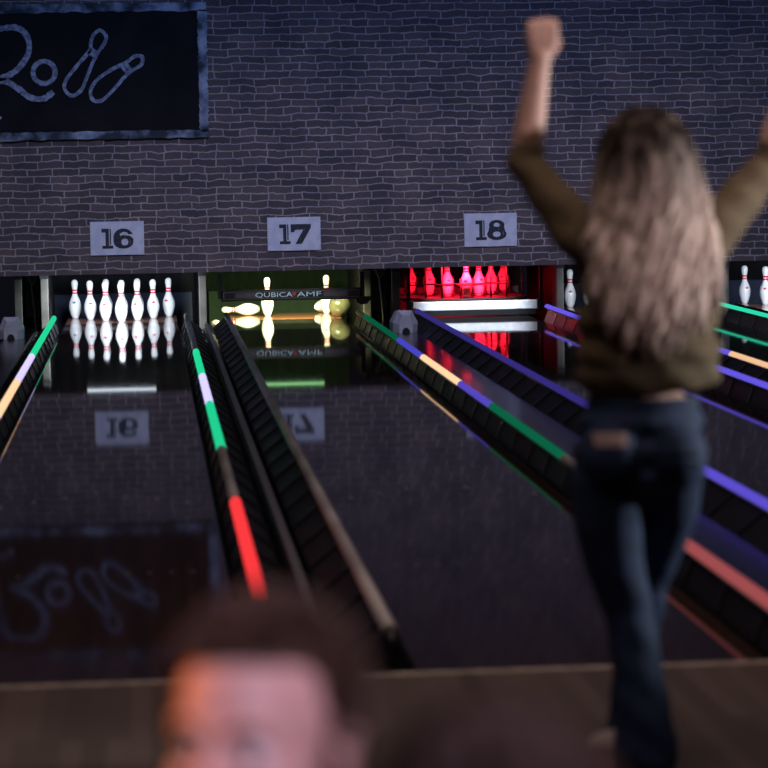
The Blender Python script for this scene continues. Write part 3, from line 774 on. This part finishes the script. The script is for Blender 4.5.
LH, LK, LA = W(-.178, -1.40, .80), W(-.150, -1.37, .43), W(-.112, -1.43, .07)
RH, RK, RA = W(-.028, -1.39, .80), W(-.055, -1.25, .455), W(-.098, -1.22, .075)
limb(bm, [LH, W(-.184, -1.39, .62), W(-.172, -1.385, .52), W(-.136, -1.38, .40), W(-.122, -1.40, .28), W(-.110, -1.42, .16), LA], [.080, .070, .056, .044, .044, .038, .034])
limb(bm, [RH, W(-.026, -1.34, .64), W(-.042, -1.29, .54), W(-.068, -1.255, .445), W(-.092, -1.245, .30), W(-.104, -1.235, .17), RA], [.078, .060, .046, .042, .040, .036, .034])
for a, d in ((LA, Vector((-.35, 1, 0))), (RA, Vector((.1, 1, 0)))):
    d = d.normalized(); f0 = Vector((a.x, a.y, .04)) - d * .02
    limb(bm, [a, f0, f0 + d * .10 - Vector((0, 0, .005)), f0 + d * .155 - Vector((0, 0, .014))], [.034, .032, .028, .020], flat=.8)
skinned('body', bm, M['skin'], woman, .0045, 5)
eyes(HT, woman)
# olive top
bm = bmesh.new()
for z, cx_, rx, ry in ((.985, -.085, .182, .122), (1.04, -.085, .186, .124), (1.12, -.084, .182, .124), (1.20, -.083, .172, .118), (1.27, -.084, .165, .108)):
    ball_(bm, W(cx_, -1.40, z), (rx, ry, .075), sub=3)
limb(bm, [W(-.225, -1.40, 1.305), W(-.087, -1.415, 1.325), W(.055, -1.40, 1.305)], [.066, .074, .066])
for sh, el, wr in ((W(-.225, -1.40, 1.305), LE, LWR), (W(.055, -1.40, 1.305), RE, RWR)):
    limb(bm, [mixp(sh, el, .1), mixp(sh, el, .5), mixp(sh, el, .85), el, mixp(el, wr, .14)], [.068, .057, .049, .046, .0455])
limb(bm, [W(-.18, -1.40, 1.23), W(-.245, -1.38, 1.33)], [.06, .06]); limb(bm, [W(.01, -1.40, 1.23), W(.075, -1.38, 1.33)], [.06, .06])
top = skinned('top', bm, M['sweat'], woman, .008, 5)
me = top.data; bmt = bmesh.new(); bmt.from_mesh(me)
bmesh.ops.bisect_plane(bmt, geom=bmt.verts[:] + bmt.edges[:] + bmt.faces[:], plane_co=W(-.09, WY, .944), plane_no=(-.11, 0, 1), clear_inner=True)
for v in bmt.verts:                                                    # soft folds in the knit
    v.co += v.normal * (.0045 * sin(v.co.z * 62 + v.co.x * 23) * sin(v.co.x * 31 + 1.3))
bmt.to_mesh(me); bmt.free()
# jeans
bm = bmesh.new()
for z, cx_, rx, ry in ((.915, -.098, .142, .102), (.87, -.102, .158, .112), (.80, -.108, .170, .122), (.74, -.108, .168, .118)): ball_(bm, W(cx_, -1.395, z), (rx, ry, .062), sub=3)
ball_(bm, W(-.178, -1.44, .79), (.088, .09, .095), sub=3); ball_(bm, W(-.035, -1.44, .79), (.088, .09, .095), sub=3)
limb(bm, [W(-.182, -1.40, .74), W(-.186, -1.39, .62), W(-.172, -1.385, .52), W(-.136, -1.38, .40), W(-.122, -1.40, .28), W(-.110, -1.42, .16), W(-.103, -1.42, .075), W(-.102, -1.42, .03)], [.098, .086, .075, .062, .063, .069, .078, .080], 18)
limb(bm, [W(-.040, -1.385, .74), W(-.026, -1.34, .64), W(-.042, -1.29, .54), W(-.068, -1.255, .445), W(-.092, -1.245, .30), W(-.096, -1.235, .17), W(-.096, -1.225, .085), W(-.096, -1.225, .035)], [.094, .076, .062, .056, .056, .062, .070, .072], 18)
jeans = skinned('jeans', bm, M['jean'], woman, .0075, 4)
me = jeans.data; bmt = bmesh.new(); bmt.from_mesh(me)
bmesh.ops.bisect_plane(bmt, geom=bmt.verts[:] + bmt.edges[:] + bmt.faces[:], plane_co=(0, 0, .932), plane_no=(0, 0, 1), clear_outer=True)
bmesh.ops.bisect_plane(bmt, geom=bmt.verts[:] + bmt.edges[:] + bmt.faces[:], plane_co=(0, 0, .014), plane_no=(0, 0, 1), clear_inner=True)
for v in bmt.verts:
    if v.co.z < .5: v.co += v.normal * (.0022 * sin(v.co.z * 60 + v.co.x * 45) * (1 - v.co.z))
bmt.to_mesh(me); bmt.free()
def wrap_patch(cx_, cz, w_, h_, target, eps=.003, n=8):
    """Rectangle laid onto the back of a garment."""
    bmp = bmesh.new(); rows = []
    for i in range(n + 1):
        row = []
        for j in range(4):
            x = cx_ - w_ / 2 + w_ * i / n; z = cz - h_ / 2 + h_ * j / 3
            ok, loc, nor, _ = target.ray_cast(Vector((x, -2, z)), Vector((0, 1, 0)))
            row.append(bmp.verts.new((loc if ok else Vector((x, 0, z))) + Vector((0, -eps, 0))))
        rows.append(row)
    for a, b in zip(rows, rows[1:]):
        for j in range(3): bmp.faces.new((a[j], b[j], b[j + 1], a[j + 1]))
    bmesh.ops.solidify(bmp, geom=bmp.faces[:], thickness=-.0025)
    return bmp
q = W(-.197, 0, .838); obj('leather_patch', wrap_patch(q.x, q.z, .080, .032, jeans), M['patch'], jeans)
for px in (-.178, -.035):
    q = W(px, 0, .785); obj('back_pocket', wrap_patch(q.x, q.z - (.03 if px < -.1 else 0), .105, .10, jeans, .0012), M['jean'], jeans)
# sneakers
for a, d in ((LA, Vector((-.42, 1, 0))), (RA, Vector((.1, 1, 0)))):
    d = d.normalized(); s_ = Vector((-d.y, d.x, 0)); f0 = Vector((a.x, a.y, 0)) + d * .005
    bm = bmesh.new(); z = Vector((0, 0, 1))
    limb(bm, [f0 + z * .050, f0 + d * .06 + z * .060, f0 + d * .13 + z * .046, f0 + d * .195 + z * .036], [.036, .040, .040, .030], 14)
    limb(bm, [f0 + z * .075, f0 + d * .045 + z * .080], [.036, .038]); 
    for v in bm.verts: v.co.z = max(v.co.z, .018)
    sh = skinned('sneaker', bm, M['shoe'], woman, .005, 3)
    bm = bmesh.new(); ring = []
    for i in range(28):
        an = 2 * pi * i / 28; l = cos(an); r_ = .040 + .006 * l
        ring.append((f0 + d * (.078 + .150 * l) + s_ * (sin(an) * r_)))
    lo = [bm.verts.new((p.x, p.y, .001)) for p in ring]; hi = [bm.verts.new((p.x, p.y, .024)) for p in ring]
    bm.faces.new(lo[::-1]); bm.faces.new(hi)
    for i in range(28): bm.faces.new((lo[i], lo[(i + 1) % 28], hi[(i + 1) % 28], hi[i]))
    obj('sole', bm, M['sole'], sh)
# long wavy hair
bm = bmesh.new()
ball_(bm, W(-.087, -1.405, 1.518), (.103, .116, .110), sub=3)
ball_(bm, W(-.090, -1.435, 1.43), (.108, .090, .11), sub=3)
ball_(bm, W(-.096, -1.475, 1.32), (.122, .062, .14), sub=3); ball_(bm, W(-.090, -1.500, 1.19), (.146, .048, .12), sub=3)
rnd = random.Random(3)
for i in range(170):
    u = rnd.uniform(-1, 1); a = u * 1.45; lay = rnd.uniform(0, 1)
    xe = -.092 + .164 * u * (.85 + .2 * rnd.random()); ze = 1.05 + .11 * u * u + rnd.uniform(-.015, .10)
    ph = rnd.uniform(0, 6.28); amp = rnd.uniform(.007, .016); pts = []; rr = []
    n = 18; zt = 1.632 - .035 * lay
    for k in range(n + 1):
        s = k / n
        if s < .3:                                    # over the crown: slide along the skull to the side it falls on
            q = s / .3; el = pi / 2 * (1 - q); x = -.089 + .111 * sin(a) * cos(el); y = -1.405 - .126 * cos(a) * cos(el); z = 1.508 + (zt - 1.508) * sin(el)
            b0 = (x, y, z)
        else:
            q = (s - .3) / .7; x = b0[0] + (xe - b0[0]) * min(1, q * 1.12); z = b0[2] + (ze - b0[2]) * q
            y = b0[1] + (-1.535 + .045 * u * u - b0[1]) * min(1, q * 1.6) - .010 * lay
        wv = amp * min(1, max(0, s - .2) * 3)
        pts.append(W(x + wv * sin(s * 19 + ph), y + wv * cos(s * 19 + ph), z)); rr.append((.0155 if 0 < k < n - 1 else .007) * (1.1 - .3 * s))
    tube(bm, pts, rr, 7)
obj('hair', bm, M['hairw'], woman, True)

# ---- children in the foreground
def child(x, y, hgt, yaw, label, hair_m, shirt_m, s, tilt=0., roll=0.):
    t = thing('person', label, 'person', (x, y, 0))
    hz = hgt - .113 * s - .012
    R = Matrix.Rotation(yaw, 4, 'Z')
    HT = Matrix.Translation((0, 0, hz)) @ R @ Matrix.Rotation(tilt, 4, 'X') @ Matrix.Rotation(roll, 4, 'Y') @ Matrix.Scale(s, 4)
    bm = bmesh.new(); head(bm, HT)
    sh = hz - .175 * s; hip = hgt * .47
    limb(bm, [(0, .02, hz - .11 * s), (0, .015, sh)], [.042, .048])
    limb(bm, [(-.115, .01, sh - .03), (0, .012, sh - .015), (.115, .01, sh - .03)], [.036, .042, .036])
    ball_(bm, (0, .01, sh - .11), (.105, .072, .11)); ball_(bm, (0, .01, (sh + hip) / 2 - .04), (.095, .068, .11)); ball_(bm, (0, .012, hip + .02), (.105, .075, .08))
    for q in (-1, 1):
        S_, E_, H_ = Vector((q * .125, .01, sh - .03)), Vector((q * .158, .03, sh - .22)), Vector((q * .165, -.02, sh - .40))
        limb(bm, [S_, mixp(S_, E_, .5), E_], [.036, .032, .026]); limb(bm, [E_, mixp(E_, H_, .35), H_], [.026, .026, .019])
        open_hand(bm, H_, (0, -.15, -1), (0, -1, .1), (q, 0, 0), .72)
        A_, K_, F_ = Vector((q * .058, .012, hip)), Vector((q * .066, .005, hip * .52)), Vector((q * .070, .02, .06))
        limb(bm, [A_, mixp(A_, K_, .5), K_, mixp(K_, F_, .35), F_], [.066, .055, .040, .040, .028])
        limb(bm, [F_, (q * .072, -.01, .036), (q * .08, -.10, .026)], [.028, .028, .020])
    skinned('body', bm, M['skin'], t, .0042, 4)
    eyes(HT, t)
    bm = bmesh.new()
    ball_(bm, (0, .01, sh - .10), (.122, .088, .115), sub=3); ball_(bm, (0, .01, (sh + hip) / 2 - .03), (.116, .088, .13), sub=3); ball_(bm, (0, .012, hip + .05), (.118, .09, .09), sub=3)
    limb(bm, [(-.118, .01, sh - .035), (0, .014, sh - .025), (.118, .01, sh - .035)], [.046, .052, .046])
    for q in (-1, 1): limb(bm, [(q * .12, .01, sh - .04), (q * .142, .02, sh - .13)], [.047, .045])
    skinned('tshirt', bm, shirt_m, t, .007, 4)
    bm = bmesh.new(); ball_(bm, (0, .012, hip + .01), (.114, .086, .085), sub=3)
    for q in (-1, 1): limb(bm, [(q * .060, .012, hip - .02), (q * .066, .006, hip * .52), (q * .071, .02, .055)], [.070, .050, .045])
    skinned('trousers', bm, M['trous'], t, .007, 4)
    for q in (-1, 1):
        bm = bmesh.new(); limb(bm, [(q * .071, .035, .035), (q * .073, -.03, .036), (q * .082, -.115, .030)], [.033, .034, .028])
        for v in bm.verts: v.co.z = max(v.co.z, .002)
        skinned('shoe', bm, M['shoe'], t, .005, 2)
    # short hair: scalp shell with tufts, cut at the hairline
    bm = bmesh.new(); h = bmesh.new(); bmesh.ops.create_uvsphere(h, u_segments=64, v_segments=40, radius=1)
    def line_z(a):                                        # a = 0 front, pi = back
        c_ = cos(a)
        return .078 if c_ > .45 else (.078 - (.45 - c_) / .35 * .092 if c_ > .10 else (-.014 if c_ > -.2 else -.055))
    for v in h.verts: v.co = Vector((v.co.x * .0785, v.co.y * .0965 + .012, v.co.z * .085 + .034))
    dead = [f_ for f_ in h.faces if f_.calc_center_median().z < line_z(math.atan2(f_.calc_center_median().x, -(f_.calc_center_median().y - .012)))]
    bmesh.ops.delete(h, geom=dead, context='FACES')
    rnd = random.Random(11); base = [(v.co.copy(), v.normal.copy()) for v in h.verts]
    bmesh.ops.solidify(h, geom=h.faces[:], thickness=.006)
    for co, no in base:
        if rnd.random() < .55:
            dirn = (no + Vector((rnd.uniform(-.5, .5), -.25 + rnd.uniform(-.4, .4), -.35 + .5 * max(0, no.z)))).normalized()
            tube(h, [co - no * .003, co + dirn * .010, co + dirn * rnd.uniform(.014, .020) + Vector((0, -.004, 0))], [.0045, .0038, .0012], 5)
    h.transform(HT); obj('hair', h, hair_m, t, True)
    # eyebrows
    for q in (-1, 1):
        bm = bmesh.new(); tube(bm, [(q * .014, -.0915, .021), (q * .030, -.090, .027), (q * .048, -.077, .022)], [.003, .0042, .002], 8); bm.transform(HT); obj('eyebrow', bm, hair_m, t, True)
    return t
child(-1.207, -5.64, 1.140, radians(-32), 'short haired boy at the bottom turned towards the camera, face lit orange and pink', M['hairk'], M['shirtk'], 1.0)
child(-1.073, -6.22, 1.152, radians(176), 'dark haired child at the bottom edge seen from behind, only the crown showing', M['hairg'], M['shirtg'], .98)

# ------------------------------------------------------------------ light of the hall
wd = bpy.data.worlds.new('hall_dark'); SC.world = wd; wd.use_nodes = True
bg = wd.node_tree.nodes['Background']; bg.inputs[0].default_value = (.35, .38, .62, 1); bg.inputs[1].default_value = .010
area((1., 12.4, 4.6), (1., YW, 1.0), 9., .5, 35., (.13, .32, 1.), 84, 'blue_wash')            # blue wash on the masking wall
area((.8, 11.2, 4.6), (.6, YW, .2), 8., .5, 19., (.95, .84, .98), 46, 'neutral_wash')
area((0., 5., 6.5), (0., 7., 0.), 8., 10., 60., (.96, .82, .84), 180, 'hall_light')             # soft light over the lanes
area((-.6, -2.0, 4.8), (-.4, .8, 0.), 4., 3., 40., (1., .74, .64), 120, 'approach_light')      # warm light over the approach
spot((-.3, -8.6, 2.5), (-1.215, -5.66, 1.04), 430., (.90, .68, 1.), 11, .5, .12, 'face_spot')
spot((4.2, -4.4, 2.3), (.0, -1.4, 1.50), 560., (1., .80, .86), 13.5, .8, .15, 'arm_spot')
spot((-3.0, -5.2, 1.7), (-1.255, -5.66, 1.04), 140., (1., .28, .05), 14, .6, .1, 'orange_spot')
spot((3.2, -1.45, 1.55), (-.02, -1.4, 1.1), 420., (.95, .95, .92), 30, .5, .10, 'side_spot')

# ------------------------------------------------------------------ camera
f_px, cx_, ch, cd, yaw, pit_, rol = 2759.494, -1.2988, 1.5292, 8.0656, .0844, .0823, -.0176
fw = Vector((sin(yaw) * cos(pit_), cos(yaw) * cos(pit_), -sin(pit_))); r_ = Vector((cos(yaw), -sin(yaw), 0)); u_ = r_.cross(fw)
rr_ = r_ * cos(rol) + u_ * sin(rol); uu_ = u_ * cos(rol) - r_ * sin(rol)
cam = bpy.data.cameras.new('camera'); co = bpy.data.objects.new('camera', cam); COL.objects.link(co)
co.matrix_world = Matrix(((rr_.x, uu_.x, -fw.x, cx_), (rr_.y, uu_.y, -fw.y, -cd), (rr_.z, uu_.z, -fw.z, ch), (0, 0, 0, 1)))
cam.sensor_width = 36; cam.lens = f_px / 768 * 36; cam.clip_end = 200; cam.clip_start = .05
cam.dof.use_dof = True; cam.dof.focus_distance = 26.2; cam.dof.aperture_fstop = 3.4
SC.camera = co
vs = SC.view_settings; vs.view_transform = 'Standard'; vs.look = 'None'; vs.gamma = 1; vs.exposure = 0; vs.use_curve_mapping = False
